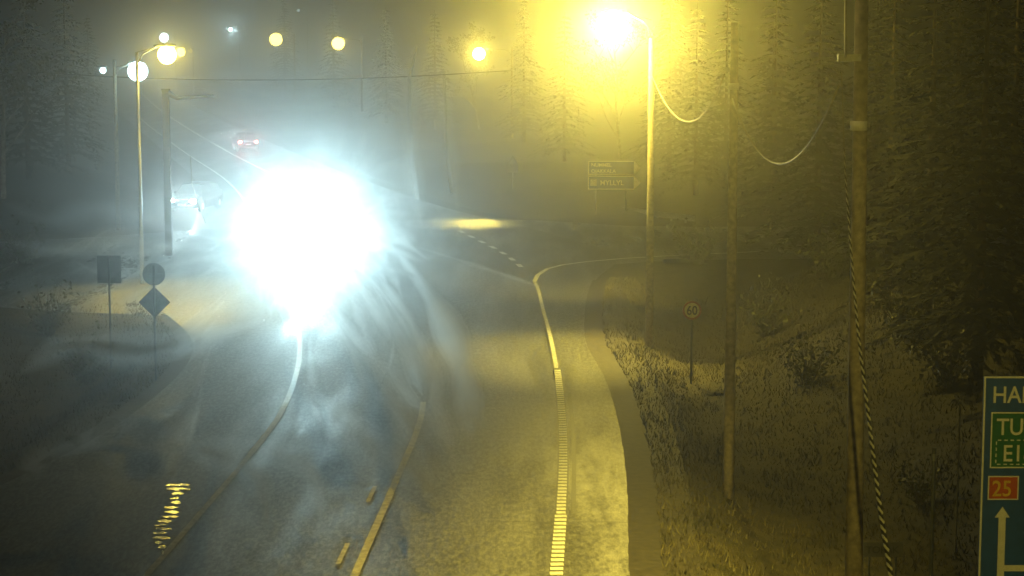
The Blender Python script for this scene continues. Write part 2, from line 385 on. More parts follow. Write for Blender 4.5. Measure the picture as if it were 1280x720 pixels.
# ------------------------------------------------------------------ lamps
def point(name, loc, power, col, parent, size=.12):
    l = bpy.data.lights.new(name, 'POINT'); l.energy = power; l.color = col; l.shadow_soft_size = size
    o = bpy.data.objects.new(name, l); C.objects.link(o); o.parent = parent; o.location = loc; return o
def spot(name, loc, target, power, col, parent, ang=60, blend=.9, size=.08):
    l = bpy.data.lights.new(name, 'SPOT'); l.energy = power; l.color = col; l.shadow_soft_size = size
    l.spot_size = R(ang); l.spot_blend = blend
    o = bpy.data.objects.new(name, l); C.objects.link(o); o.parent = parent; o.location = loc
    o.rotation_euler = (Vector(target)-Vector(loc)).to_track_quat('-Z', 'Y').to_euler(); return o

def street_lamp(label, base, top_z, arm, lamp_z, power, col, lens, wood=True, group='street lamps along the right verge', size=.25, r0=.13, glare_globe=0):
    """arm: signed reach in x"""
    t = thing("street_lamp", label, "street lamp", base, 0, group)
    h = top_z-base[2]; lz = lamp_z-base[2]; s = 1 if arm > 0 else -1
    MB().tube([(0, 0, -.3), (0, 0, h*.5), (0, 0, h)], [r0, r0*.85, r0*.68], 12).build("pole", M['wood'] if wood else M['galv'], t, True)
    a = MB(); a.tube([(0, 0, lz-.55), (s*.25, 0, lz-.15), (s*.7, 0, lz+.08), (arm-s*.35, 0, lz+.16)], .035, 8)
    a.tube([(0, 0, lz-.1), (s*.55, 0, lz+.05)], .02, 6); a.build("arm", M['galv'], t, True)
    b = MB(); b.tube([(-s*.14, 0, 0)]+[(s*x, 0, 0) for x in (0, .2, .5, .72)], [.05, .09, .16, .17, .08], 10)
    hd = b.build("lamp_head", M['galv'], t, True, (arm-s*.35, 0, lz+.16)); hd.scale = (1, 1, .6)
    if glare_globe:
        gm_ = mat("glare_globe_light", (1, .9, .7), .3, emis=col, estr=power/(39.5*glare_globe*glare_globe))
        l = MB(); nn = 12
        l.tube([(0, 0, -glare_globe*math.cos(math.pi*k/nn)) for k in range(nn+1)], [max(glare_globe*math.sin(math.pi*k/nn), .002) for k in range(nn+1)], 20)
        l.build("glare_globe", gm_, t, True, (arm+s*.02, 0, lz-glare_globe*.55))  # oversized glowing ball standing in for the lamp's round glare
    else:
        l = MB(); l.tube([(0, 0, .02), (0, 0, -.05), (0, 0, -.12)], [.17, .15, .06], 14)
        l.build("lens", lens, hd, True, (s*.42, 0, -.10))
        point("bulb", (arm+s*.02, 0, lz-.12-size), power, col, t, size)
    return t
def gz(x, y): return ground_z(x, y)
SODL, WL = M['lens_sod'], M['lens_white']
# big lamp over the road
bx = pxx(812, 64); lp = P(766, 21, 64)
st = street_lamp("wooden street lamp pole with the blazing amber lamp, right of the arrow signs", (bx, 64, gz(bx, 64)), 9.6, lp.x-bx, lp.z, P_BIG, SODIUM, SODL, r0=.13)
spot("downlight", (lp.x-bx, 0, lp.z-st.location.z-.45), (lp.x-bx-1.2, -3.0, 0), 21000, SODIUM, st, 62, 1, .2)
spot("downlight", (lp.x-bx, 0, lp.z-st.location.z-.45), (lp.x-bx-1.6, 16, 0), 30000, SODIUM, st, 40, .9, .2)
for px, plx, ply, Y, lab in ((640, 599, 63, 190, "street lamp of the single amber light nearest the big blazing lamp"),
                        (455, 423, 50, 240, "street lamp whose amber light hangs in the middle of three small amber lights"),
                        (372, 345, 45, 285, "street lamp with the leftmost of the three small round amber lights")):
    x = pxx(px, Y); q = P(plx, ply, Y)
    street_lamp(lab, (x, Y, gz(x, Y)), q.z+.3, q.x-x, q.z, P_FAR*(7 if Y == 190 else 1)*(Y/190)**1.6, SODIUM, SODL, r0=.14, glare_globe=.0031*Y)
# left side lamps
x = pxx(178, 78); q = P(208, 62, 78)
la = street_lamp("dark curved lamp pole carrying the bright amber lamp at far left", (x, 78, gz(x, 78)), q.z-.1, q.x-x, q.z, P_FAR*1.1, SODIUM, SODL, False, 'lamp poles on the left verge', glare_globe=.36, r0=.09)
spot("downlight", (q.x-x, 0, q.z-la.location.z-.75), (q.x-x+1.5, -3, 0), 15000, SODIUM, la, 84, .9, .2)
x = pxx(150, 100); q = P(164, 82, 100)
street_lamp("brown lamp pole with the large white light beside it", (x, 100, gz(x, 100)), q.z+.3, q.x-x+.3, q.z, P_FAR*.4, WHITE, WL, True, 'lamp poles on the left verge', glare_globe=.50, r0=.12)
x = pxx(124, 150); q = P(129, 86, 150)
street_lamp("thin lamp pole with the small white light at the far left edge", (x, 150, gz(x, 150)), q.z+.1, .7, q.z, P_FAR*.12, WHITE, WL, False, 'lamp poles on the left verge', glare_globe=.22, r0=.08)
for plx, ply, Y, pw, lab, col in ((205, 44, 330, 2.2, "distant street lamp with a white light just above the bright amber one", WHITE),
                        (288, 36, 400, 8, "faint distant street lamp left of the first small amber light", WHITE),
                        (373, 12, 420, .05, "very faint highest distant street lamp above the small amber lights", WHITE),
                        (226, 62, 300, 1.2, "distant street lamp close to the right of the bright amber lamp", SODIUM),
                        (238, 62, 420, .12, "tiny distant street lamp at the end of the road right of the amber glow", SODIUM)):
    q = P(plx, ply, Y); x = q.x+1.8
    street_lamp(lab, (x, Y, gz(x, Y)), q.z+.2, -1.8, q.z, P_FAR*pw, col, SODL if col == SODIUM else WL, False, 'distant street lamps', glare_globe=.0022*Y*(.3 if pw == 8 else min(1, pw+.25)), r0=.1)
# unseen lamp added by the camera mast to light the foreground and signs
t = street_lamp("added wooden street lamp pole standing unseen beside the camera", (5.6, -9, gz(5.6, -9)), 9.9, -4.4, 9.7, P_BIG*.07, SODIUM, SODL, size=.2)
spot("sign_fill_light", (-4.4, 0, 9.4), (1.6, 42, 2.6), 15000, SODIUM, t, 22, .8, .2)

# ------------------------------------------------------------------ poles and wires on the right
def utility_pole(label, px, Y, top_py, r, ring_py, tilt=0.0, extra=False):
    x = pxx(px, Y); b = gz(x, Y); tz = P(px, top_py, Y).z
    t = thing("utility_pole", label, "utility pole", (x, Y, b), 0, "wooden utility poles carrying the sagging cable")
    MB().tube([(tilt, 0, -.4)]+[(tilt*(1-k/6), 0, (tz-b)*k/6) for k in range(1, 7)], [r]+[r*(1-.32*k/6) for k in range(1, 7)], 14).build("pole", M['wood'], t, True)
    rz = P(px, ring_py, Y).z-b
    rr = r*(1-.32*rz/(tz-b))
    MB().tube([(0, 0, rz-.07), (0, 0, rz+.07)], rr+.02, 14).build("band", M['white'], t, True)
    return t
pA = utility_pole("wooden utility pole in the middle of the three tall right hand poles", 914, 43, 28, .125, 108)
pB = utility_pole("thickest and nearest wooden pole with a white band beside the guy wire", 1069, 29.8, -40, .142, 157, tilt=.09)
xb = pxx(1069, 29.8)
a = MB(); q = P(1057, 72, 29.6)
a.tube([P(1057, -20, 29.6)-pB.location, q-pB.location], .022, 6)
a.build("conduit", M['galv'], pB)
a = MB(); a.box(q-pB.location+Vector((.07, .1, 0)), (.34, .1, .1)); a.build("bracket", M['galv'], pB)
a = MB(); a.tube([P(1059, 208, 29.6)-pB.location, P(1068, 200, 29.8)-pB.location], .014, 6); a.build("wire_clamp", M['galv'], pB)

h0 = 11.4-pB.location.z  # lamp head added out of view above the frame, lights the near road
MB().tube([(0, 0, h0-.6), (-.3, 0, h0-.1), (-.8, 0, h0+.1), (-1.9, 0, h0+.15)], .035, 8).build("added_lamp_arm", M['galv'], pB, True)
hd = MB().tube([(0, 0, 0), (-.2, 0, 0), (-.5, 0, 0), (-.75, 0, 0)], [.08, .16, .17, .08], 10).build("lamp_head", M['galv'], pB, True, (-1.8, 0, h0+.15))
MB().tube([(0, 0, .02), (0, 0, -.06), (0, 0, -.13)], [.17, .15, .06], 14).build("lens", SODL, hd, True, (-.4, 0, -.12))
spot("downlight", (-2.2, 0, h0-.45), (-4.0, 7.0, 0), 20000, SODIUM, pB, 58, 1, .2)
def wire(name, label, cat, pts, r, m, group=None):
    o = MB().tube(pts, r, 6).build(name, m, None, True); return tag(o, label, cat, group)
def sag(a, mid, b, n=22):
    out = []
    for i in range(n+1):
        t = i/n; c = Vector(mid)*2-(Vector(a)+Vector(b))/2
        out.append(Vector(a)*(1-t)**2+c*2*t*(1-t)+Vector(b)*t*t)
    return out
Y0, Y1, Y2 = 64, 43, 29.8
wire("overhead_cable", "sagging cable strung between the blazing lamp's pole and the middle pole", "cable", sag(P(815, 95, Y0), P(857, 152, 52), P(906, 92, Y1+.2)), .018, M['cable'], 'sagging overhead cables')
wire("overhead_cable", "sagging cable strung between the middle pole and the nearest thick pole", "cable", sag(P(915, 122, Y1), P(972, 205, 36), P(1048, 108, Y2)), .018, M['cable'], 'sagging overhead cables')
wire("overhead_cable", "thin dark cable crossing high above the far road", "cable", sag(P(-20, 84, 122), P(290, 100, 120), P(640, 88, 118)), .035, M['black'])
# guy wire with twisted guard
g0, g1 = P(1052, 90, 29.4), P(1126, 800, 24.4)
gy = thing("guy_wire", "slack guy wire with twisted pale guard slanting down beside the nearest pole", "guy wire", g1)
n = 60; path = []
gk = [(90, 1052), (120, 1053), (210, 1056), (330, 1065), (420, 1073), (540, 1088), (640, 1100.5), (715, 1113), (800, 1129)]
for i in range(n+1):
    py_ = 90+710*i/n; px_ = float(np.interp(py_, [k[0] for k in gk], [k[1] for k in gk])); path.append(P(px_, py_, 29.4-5*(i/n))-g1)
for _ in range(3): path = [path[0]]+[(path[i-1]+path[i]*2+path[i+1])/4 for i in range(1, n)]+[path[-1]]
MB().tube(path, .009, 5).build("strand", M['cable'], gy, True)
gpth = path[8:]; L = sum((gpth[i+1]-gpth[i]).length for i in range(len(gpth)-1)); N = int(L/.014)
def along(pp_, u):
    k = min(int(u*(len(pp_)-1)), len(pp_)-2); return pp_[k].lerp(pp_[k+1], u*(len(pp_)-1)-k)
for ph, mm, nm in ((0, M['guardw'], "guard_strand_pale"), (math.pi, M['guardb'], "guard_strand_dark")):
    hp = []; rd = []
    for i in range(N+1):
        u = i/N; c = along(gpth, u); w = 2*math.pi*(u*L/.14)+ph; rr = .006+.013*min(1, u*1.2)
        hp.append(c+Vector((math.cos(w)*rr, math.sin(w)*rr, 0))); rd.append(rr*.95)
    MB().tube(hp, rd, 6).build(nm, mm, gy, True)

# ------------------------------------------------------------------ signs
def text_b(*a, **k): return text(*a, **k)
# junction board, right edge
Yb = 31.0; tl = P(1230, 470, Yb); s = Yb/2500*1.008  # metres per px
bd = thing("junction_sign", "blue road sign board reading HANKO and TURKU with a white arrow", "road sign", (tl.x, Yb, gz(tl.x, Yb)), 0)
bz = tl.z-bd.location.z; bw, bh = 3.3, 3.75
def rect(mb, x0, z0, x1, z1, y0, y1): mb.box(((x0+x1)/2, (y0+y1)/2, (z0+z1)/2), (abs(x1-x0), abs(y1-y0), abs(z1-z0))); return mb
rect(MB(), 0, bz-bh, bw, bz, 0, .03).build("board", M['blue'], bd)
def frame(name, x0, z0, x1, z1, w, y, m, par, dash=None):
    mb = MB()
    if dash:
        for (ax, az, bx_, bz_) in ((x0, z0, x1, z0), (x0, z1, x1, z1), (x0, z0, x0, z1), (x1, z0, x1, z1)):
            Ln = math.hypot(bx_-ax, bz_-az); k = max(1, round(Ln/dash))
            for i in range(k):
                u0, u1 = (i+.22)/k, (i+.78)/k
                rect(mb, min(ax+(bx_-ax)*u0, ax+(bx_-ax)*u1)-(w/2 if ax == bx_ else 0), min(az+(bz_-az)*u0, az+(bz_-az)*u1)-(w/2 if az == bz_ else 0),
                     max(ax+(bx_-ax)*u0, ax+(bx_-ax)*u1)+(w/2 if ax == bx_ else 0), max(az+(bz_-az)*u0, az+(bz_-az)*u1)+(w/2 if az == bz_ else 0), y-.003, y)
    else:
        rect(mb, x0, z0, x0+w, z1, y-.003, y); rect(mb, x1-w, z0, x1, z1, y-.003, y)
        rect(mb, x0+w, z0, x1-w, z0+w, y-.003, y); rect(mb, x0+w, z1-w, x1-w, z1, y-.003, y)
    return mb.build(name, m, par)
frame("border", .005, bz-bh+.005, bw-.005, bz-.005, .03, 0, M['white'], bd)
text("lettering", "HANKO", 21*s, M['white'], bd, (11*s, -.004, bz-34*s), bold=.004, xs=.88)
gx0, gz0, gx1, gz1 = 10.5*s, bz-118*s, 120*s, bz-46*s
gp_ = rect(MB(), gx0, gz0, gx1, gz1, -.008, -.002).build("green_panel", M['green'], bd)
frame("border", gx0, gz0, gx1, gz1, .022, -.009, M['white'], gp_)
text("lettering", "TURKU", 21*s, M['white'], gp_, (17.5*s, -.012, bz-75*s), bold=.004, xs=.88)
text("lettering", "E18", 21*s, M['white'], gp_, (26*s, -.012, bz-109*s), bold=.004, xs=.88)
frame("dashed_border", 18*s, bz-113*s, 74*s, bz-82*s, .016, -.009, M['white'], gp_, dash=.1)
rp_ = rect(MB(), 9*s, bz-159*s, 48*s, bz-128*s, -.008, -.002).build("red_panel", M['red'], bd)
frame("border", 9*s, bz-159*s, 48*s, bz-128*s, .02, -.009, M['white'], rp_)
text("lettering", "25", 20*s, M['yellow'], rp_, (14*s, -.012, bz-154*s), bold=.004, xs=.9)
ar = MB(); ax = 28.5*s
ar.prism([(ax-4.5*s, bz-bh+.3), (ax+4.5*s, bz-bh+.3), (ax+4.5*s, bz-182*s), (ax+9.5*s, bz-182*s), (ax, bz-168*s), (ax-9.5*s, bz-182*s), (ax-4.5*s, bz-182*s)], -.005, -.002)
rect(ar, ax+4.5*s, bz-252*s, ax+80*s, bz-244*s, -.005, -.002)
ar.build("arrow", M['white'], bd)
for lx in (.5, 2.7): MB().tube([(lx, .09, -.3), (lx, .09, bz-.1)], .05, 10).build("post", M['galv'], bd, True)

# arrow direction signs
Yd = 108; a0 = P(735, 201, Yd); s = Yd/2500*1.006
ds = thing("direction_sign", "pair of stacked arrow shaped direction boards pointing right beyond the junction", "direction sign", (a0.x, Yd, gz(a0.x, Yd)), 0)
dz = a0.z-ds.location.z
for k, (t1, t2) in enumerate((("NUMMELA", "OJAKKALA"), ("", "MYLLYLAMPI"))):
    z1 = dz-k*18.5*s; z0 = z1-17.5*s; x1 = 57*s; tip = 66*s; zm = (z0+z1)/2
    bdm = MB(); bdm.prism([(0, z0), (x1, z0), (tip, zm), (x1, z1), (0, z1)], 0, .03)
    o = bdm.build("arrow_board", M['blue'], ds)
    fm = MB(); rect(fm, 0, z1-.06, x1, z1, -.004, -.001); rect(fm, 0, z0, x1, z0+.06, -.004, -.001); rect(fm, 0, z0+.06, .06, z1-.06, -.004, -.001)
    fm.prism([(x1, z0), (tip, zm), (x1, z1)], -.004, -.001)
    fm.build("border", M['white'], o)
    if t1:
        text("lettering", t1[:6], 4.4*s, M['white'], o, (4*s, -.004, z1-7.3*s), bold=.006)
        text("lettering", t2, 4.4*s, M['white'], o, (4*s, -.004, z0+2.6*s), bold=.006)
    else:
        rect(MB(), 3*s, zm-4*s, 11*s, zm+4*s, -.004, -.001).build("symbol_panel", M['white'], o)
        text("lettering", t2[:6], 6*s, M['white'], o, (15*s, -.004, zm-3*s), bold=.006)
for lx in (10*s, 48*s): MB().tube([(lx, .08, -.3), (lx, .08, dz-.05)], .045, 8).build("post", M['galv'], ds, True)

def disc(r, y0, y1, n=36, z=0, r_in=0):
    mb = MB()
    if not r_in: mb.prism([(r*math.cos(2*math.pi*k/n), z+r*math.sin(2*math.pi*k/n)) for k in range(n)], y0, y1)
    else:
        for k in range(n):
            a, b = 2*math.pi*k/n, 2*math.pi*(k+1)/n
            mb.add([(q*math.cos(w), yy, z+q*math.sin(w)) for yy in (y0, y1) for (q, w) in ((r_in, a), (r, a), (r, b), (r_in, b))],
                   [(0, 1, 2, 3), (7, 6, 5, 4), (1, 5, 6, 2), (0, 3, 7, 4)])
    return mb
# 60 sign
Ys = 57.5; q = P(865, 388, Ys)
sg = thing("speed_limit_sign", "round 60 speed limit sign on a thin post in the right verge", "road sign", (q.x, Ys, gz(q.x, Ys)))
z = q.z-sg.location.z; r_ = 12*Ys/2500
pl = disc(r_, 0, .015, z=z).build("plate", M['paleyellow'], sg)
disc(r_, -.006, -.001, z=z, r_in=r_*.80).build("red_ring", M['redworn'], pl)
text("lettering", "60", r_*.95, M['black'], pl, (0, -.006, z-r_*.46), align='CENTER', bold=.006, xs=.85)
MB().tube([(0, .05, -.3), (0, .05, z+.2)], .035, 10).build("post", M['darksteel'], sg, True)
# sign backs at the left
Yl = 56; q = P(192, 343, Yl)
sb = thing("round_sign_back", "dark back of a round road sign above a diamond plate on left verge", "road sign", (q.x, Yl, gz(q.x, Yl)))
z = q.z-sb.location.z
disc(.32, .03, .045, z=z).build("round_plate", M['alu'], sb)
frm = MB(); rect(frm, -.25, z-.03, .25, z+.03, .0, .029); frm.build("stiffener", M['alu'], sb)
zz = P(192, 378, Yl).z-sb.location.z; h = .45
MB().prism([(-h, zz), (0, zz-h), (h, zz), (0, zz+h)], .03, .045).build("diamond_plate", M['alu'], sb)
MB().tube([(0, 0, -.4), (0, 0, z+.25)], .035, 10).build("post", M['darksteel'], sb, True)
Yl = 60; q = P(136, 337, Yl)
sb = thing("rectangular_sign_back", "dark back of an upright rectangular sign left of the round one", "road sign", (q.x, Yl, gz(q.x, Yl)))
z = q.z-sb.location.z
rect(MB(), -.36, z-.42, .36, z+.42, .04, .055).build("plate", M['alu'], sb)
MB().tube([(0, 0, -.4), (0, 0, z+.35)], .035, 10).build("post", M['darksteel'], sb, True)
# far small sign
Yf = 128; q = P(641, 206, Yf)
sb = thing("warning_sign", "small pale triangular sign over a square plate in the misty distance", "road sign", (q.x, Yf, gz(q.x, Yf)))
z = q.z-sb.location.z
MB().prism([(-.36, z+.0), (.36, z+.0), (0, z+.62)], 0, .02).build("triangle_plate", M['box'], sb)
MB().prism([(-.23, z+.09), (.23, z+.09), (0, z+.47)], -.006, -.002).build("triangle_face", M['alu'], sb)
rect(MB(), -.34, z-.50, .34, z-.04, 0, .02).build("square_plate", M['box'], sb)
MB().tube([(0, .05, -.3), (0, .05, z+.3)], .035, 8).build("post", M['galv'], sb, True)
# small plate among the grass
Yp = 33.2; q = P(1106, 687, Yp)
sb = thing("name_plate", "small dull plate with worn dark letters low in grass behind nearest pole", "sign", (q.x, Yp, gz(q.x, Yp)))
z = max(q.z-sb.location.z, .35)
rect(MB(), -.36, z-.13, .31, z+.13, 0, .02).build("plate", M['box'], sb)
text("lettering", "TOPAK", .12, M['black'], sb, (-.32, -.003, z-.06), bold=.003)
for lx in (-.25, .2): MB().tube([(lx, .04, -.2), (lx, .04, z+.05)], .018, 6).build("post", M['darksteel'], sb)
# marker posts
for px, pyt, Y, lab, w in ((1168, 560, 33, "thin dark marker post standing left of the blue sign board", .035), (1200, 505, 37, "thin pale marker pole behind the blue sign's left edge", .018)):
    q = P(px, pyt, Y); b = gz(q.x, Y); t = thing("marker_post", lab, "marker post", (q.x, Y, b))
    h = max(q.z-b, .9)
    MB().tube([(0, 0, -.2), (0, 0, h)], w, 8).build("post", M['darksteel'] if w > .03 else M['galv'], t)
    MB().tube([(0, 0, h-.22), (0, 0, h-.1)], w+.004, 8).build("reflector_band", M['alu'], t)
# guard rail at the side road
gr = thing("guard_rail", "low steel guard rail beyond the side road under the arrow signs", "guard rail", (pxx(730, 110), 110, 0))
g0 = gr.location
A, B = P(735, 257, 112), P(868, 273, 103)
bm = MB(); prof = [(0, -.16), (.045, -.12), (.045, -.05), (0, 0), (.045, .05), (.045, .12), (0, .16)]
n = 14; vs = []
for i in range(n+1):
    p = A.lerp(B, i/n)-g0
    for dy, dz_ in prof: vs.append((p.x, p.y-dy, p.z+dz_))
m = len(prof); fs = [(i*m+k, (i+1)*m+k, (i+1)*m+k+1, i*m+k+1) for i in range(n) for k in range(m-1)]
bm.add(vs, fs); o = bm.build("rail", M['galv'], gr); sm = o.modifiers.new("solid", 'SOLIDIFY'); sm.thickness = .012
for i in range(0, 8):
    p = A.lerp(B, (i+.4)/8); b = gz(p.x, p.y+.12)
    MB().box((p.x-g0.x, p.y-g0.y+.12, (b-.2+p.z+.1)/2-g0.z), (.1, .12, p.z+.3-b)).build("post", M['galv'], gr)

# gantry mast left
Yg = 88; q = P(207, 113, Yg); b = gz(q.x, Yg)
gm = thing("sign_gantry", "thick grey steel mast with a horizontal arm reaching over the road", "gantry", (q.x, Yg, b))
h = q.z-b
MB().box((0, 0, h/2-.2), (.30, .30, h+.4), taper=.92).build("mast", M['darksteel'], gm)
a = MB(); e = P(268, 121, Yg)
a.tube([(.1, 0, h-.12), (.5, 0, h-.34), (1.0, 0, h-.30), (e.x-q.x, 0, h-.24)], [.14, .09, .08, .06], 8); a.build("arm", M['darksteel'], gm, True)
MB().box((0, 0, h+.03), (.34, .34, .06)).build("cap", M['darksteel'], gm)

# two lens streaks right of the glare, built as pale made-up posts
for px, top, px2, ty2, Y, lab in ((513, 98, 521, 58, 118, "taller lens streak built as a bent pale post, right of the headlights"), (556, 88, 540, 98, 132, "shorter lens streak built as a pale post, second right of the headlights")):
    x = pxx(px, Y); b = gz(x, Y); z1 = P(px, top, Y).z-b; e = P(px2, ty2, Y)
    t = thing("streak_post", lab, "post", (x, Y, b), 0, "made-up posts standing in for lens streaks")
    MB().tube([(pxx(px+10, Y)-x, 0, -.3), (.1, 0, z1*.4), (0, 0, z1)], [.14, .12, .1], 10).build("post", M['galv'], t, True)
    MB().tube([(0, 0, z1-.02), ((e.x-x)*.5, 0, z1+(e.z-b-z1)*.45), (e.x-x, 0, e.z-b)], [.09, .09, .06], 8).build("arm", M['galv'], t, True)
# leaning thin stay on the left
wire("leaning_stay", "thin pale bent wire hanging left of the dazzling headlights", "wire", [P(238, 195, 84), P(240, 230, 84), P(251, 262, 84), P(257, 280, 84)], .022, M['cable'])

# ------------------------------------------------------------------ cars
def make_car(label, loc, rz, paint, front_on, tail_on, power=0, group='cars on the road', aim=None):
    t = thing("car", label, "car", loc, rz, group)   # local +y is the front
    # stations: y, half width low, half width belt, z bottom, z belt
    S = [(-2.18, .70, .74, .42, .80), (-2.12, .82, .84, .30, .96), (-1.75, .88, .88, .22, 1.00), (-.9, .90, .89, .20, .98), (.3, .90, .89, .20, .95), (1.1, .89, .86, .20, .92), (1.75, .86, .80, .22, .80), (2.08, .78, .70, .28, .68), (2.16, .66, .60, .36, .60)]
    mb = MB(); vs = []; rows = []
    for y, wl, wb, zb, zt in S:
        zm = (zb+zt)/2; rows.append(12)
        ring = [(-wl*.92, zb), (-wl, zb+.08), (-max(wl, wb)-.015, zm), (-wb, zt-.06), (-wb+.07, zt), (-wb*.4, zt+.02), (wb*.4, zt+.02), (wb-.07, zt), (wb, zt-.06), (max(wl, wb)+.015, zm), (wl, zb+.08), (wl*.92, zb)]
        vs += [(x, y, z) for x, z in ring]
    n = 12; fs = []
    for i in range(len(S)-1):
        for k in range(n): fs.append((i*n+k, i*n+(k+1) % n, (i+1)*n+(k+1) % n, (i+1)*n+k))
    fs += [tuple(range(n)), tuple((len(S)-1)*n+k for k in range(n))[::-1]]
    mb.add(vs, fs); body = mb.build("body", paint, t, True)
    # cabin glass and roof
    Cb = [(-2.02, .70, .98), (-1.55, .62, 1.36), (-1.2, .60, 1.43), (.1, .60, 1.45), (.45, .62, 1.38), (1.15, .72, .95)]
    vs = []; 
    for y, w, z in Cb: vs += [(-.80, y if z < 1.2 else y, .95), (-w, y, z), (-w*.5, y, z+.02), (w*.5, y, z+.02), (w, y, z), (.80, y, .95)]
    fs = []
    for i in range(len(Cb)-1):
        for k in range(5): fs.append((i*6+k, i*6+k+1, (i+1)*6+k+1, (i+1)*6+k))
    fs += [tuple(range(6)), tuple(30+k for k in range(6))[::-1]]
    MB().add(vs, fs).build("windows", M['glass'], t)
    rf = MB(); vs = []
    for y, w, z in ((-1.5, .60, 1.392), (-1.2, .61, 1.455), (.1, .61, 1.475), (.42, .60, 1.42)): vs += [(-w-.01, y, z-.02), (-w*.5, y, z+.012), (w*.5, y, z+.012), (w+.01, y, z-.02)]
    fs = [(i*4+k, i*4+k+1, (i+1)*4+k+1, (i+1)*4+k) for i in range(3) for k in range(3)]
    rf.add(vs, fs); o = rf.build("roof", paint, t, True); sm = o.modifiers.new("s", 'SOLIDIFY'); sm.thickness = .03; sm.offset = 1
    for sx in (-1, 1):
        for a_, b_ in (((sx*.73, -2.0, .97), (sx*.62, -1.53, 1.38)), ((sx*.80, -.45, .96), (sx*.615, -.4, 1.44)), ((sx*.735, 1.15, .95), (sx*.62, .44, 1.40))):
            MB().tube([a_, b_], .034, 6).build("pillar", paint, t)
    for sx in (-1, 1):
        for wy in (-1.35, 1.35):
            w = MB(); w.tube([(-.11, 0, 0), (-.09, 0, 0), (.09, 0, 0), (.11, 0, 0)], [.27, .32, .32, .27], 20)
            wh = bpy.data.objects.new("wheel", None); C.objects.link(wh); wh.parent = t; wh.location = (sx*.80, wy, .32)
            w.build("tyre", M['tyre'], wh, True)
            MB().tube([(sx*.085, 0, 0), (sx*.118, 0, 0)], [.20, .17], 12).build("rim", M['rim'], wh)
        MB().box((sx*.94, .62, 1.0), (.17, .10, .12)).build("wing_mirror", paint, t)
        hl = MB(); hl.box((0, 0, 0), (.30, .10, .15), taper=.9); hl.build("headlight", M['headl'] if front_on else M['galv'], t, False, (sx*.60, 2.10, .64))
        tl_ = MB(); tl_.box((0, 0, 0), (.26, .06, .17), taper=.85); tl_.build("tail_light", M['tail'] if tail_on else M['red'], t, False, (sx*.66, -2.165, .82))
        if power:
            spot("headlight_beam", (sx*.60, 2.25, .66), aim or (sx*.6, 60, -1), power, WHITE, t, 100, 1, .14)
    MB().box((0, -2.2, .62), (.48, .02, .11)).build("number_plate", M['white'], t)
    MB().box((0, 2.185, .46), (.48, .02, .11)).build("number_plate", M['white'], t)
    MB().box((0, -2.13, .36), (1.5, .18, .16)).build("rear_bumper", M['black'], t)
    return t
# dazzling oncoming car
Yc = 95; xc = pxx(391, Yc)
make_car("oncoming car hidden in the huge dazzling white headlight glare", (xc, Yc, 0), math.pi-.06, M['carsilver'], True, False, P_HEAD, aim=(0, 95, 9.0))
# receding car
Yr = 163; q = G(307, 188); 
cr_ = make_car("dark car driving away up the road with two glowing tail lights", (q.x, q.y, 0), .24, M['carpaint'], True, True, P_HEAD*.6, aim=(-5, 14, -1.0))
for sx in (-1, 1):
    point("tail_glow", (sx*.66, -2.3, .82), 120, (1, .35, .35), cr_, .14)
# car waiting on the left side road
q = G(245, 262)
make_car("car with bright headlights just left of the huge white glare", (q.x, q.y, 0), math.pi-.2, M['carpaint'], True, False, P_HEAD*.03, aim=(0, 95, 6))

# ------------------------------------------------------------------ vegetation
def spruce(seed, h=14):
    r = random.Random(seed); mb = MB(); v, f = mb.v, mb.f
    lv = int(h*2.6)
    for i in range(lv):
        z = h*(.10+.88*i/lv); R0 = (h-z)*.24*r.uniform(.8, 1.15)+.15; nb = max(4, int(6+R0*2.2))
        for k in range(nb):
            a = r.uniform(0, 6.283); L = R0*r.uniform(.65, 1.15); dr = -.28*L+r.uniform(-.1, .1)
            ns = max(3, int(L*5))
            for j in range(ns):
                u = (j+.6)/ns; cx, cy, cz = math.cos(a)*L*u, math.sin(a)*L*u, z+dr*u*u
                for _ in range(2):
                    w = .16+.14*(1-u); b = a+r.uniform(-1.2, 1.2); ln = r.uniform(.25, .5)
                    dx, dy = math.cos(b)*ln, math.sin(b)*ln; ex, ey = -math.sin(b)*w*.5, math.cos(b)*w*.5
                    q = len(v); dz = r.uniform(-.22, .02)
                    v += [(cx-ex, cy-ey, cz), (cx+ex, cy+ey, cz+r.uniform(-.05, .05)), (cx+dx, cy+dy, cz+dz)]; f.append((q, q+1, q+2))
    return mb
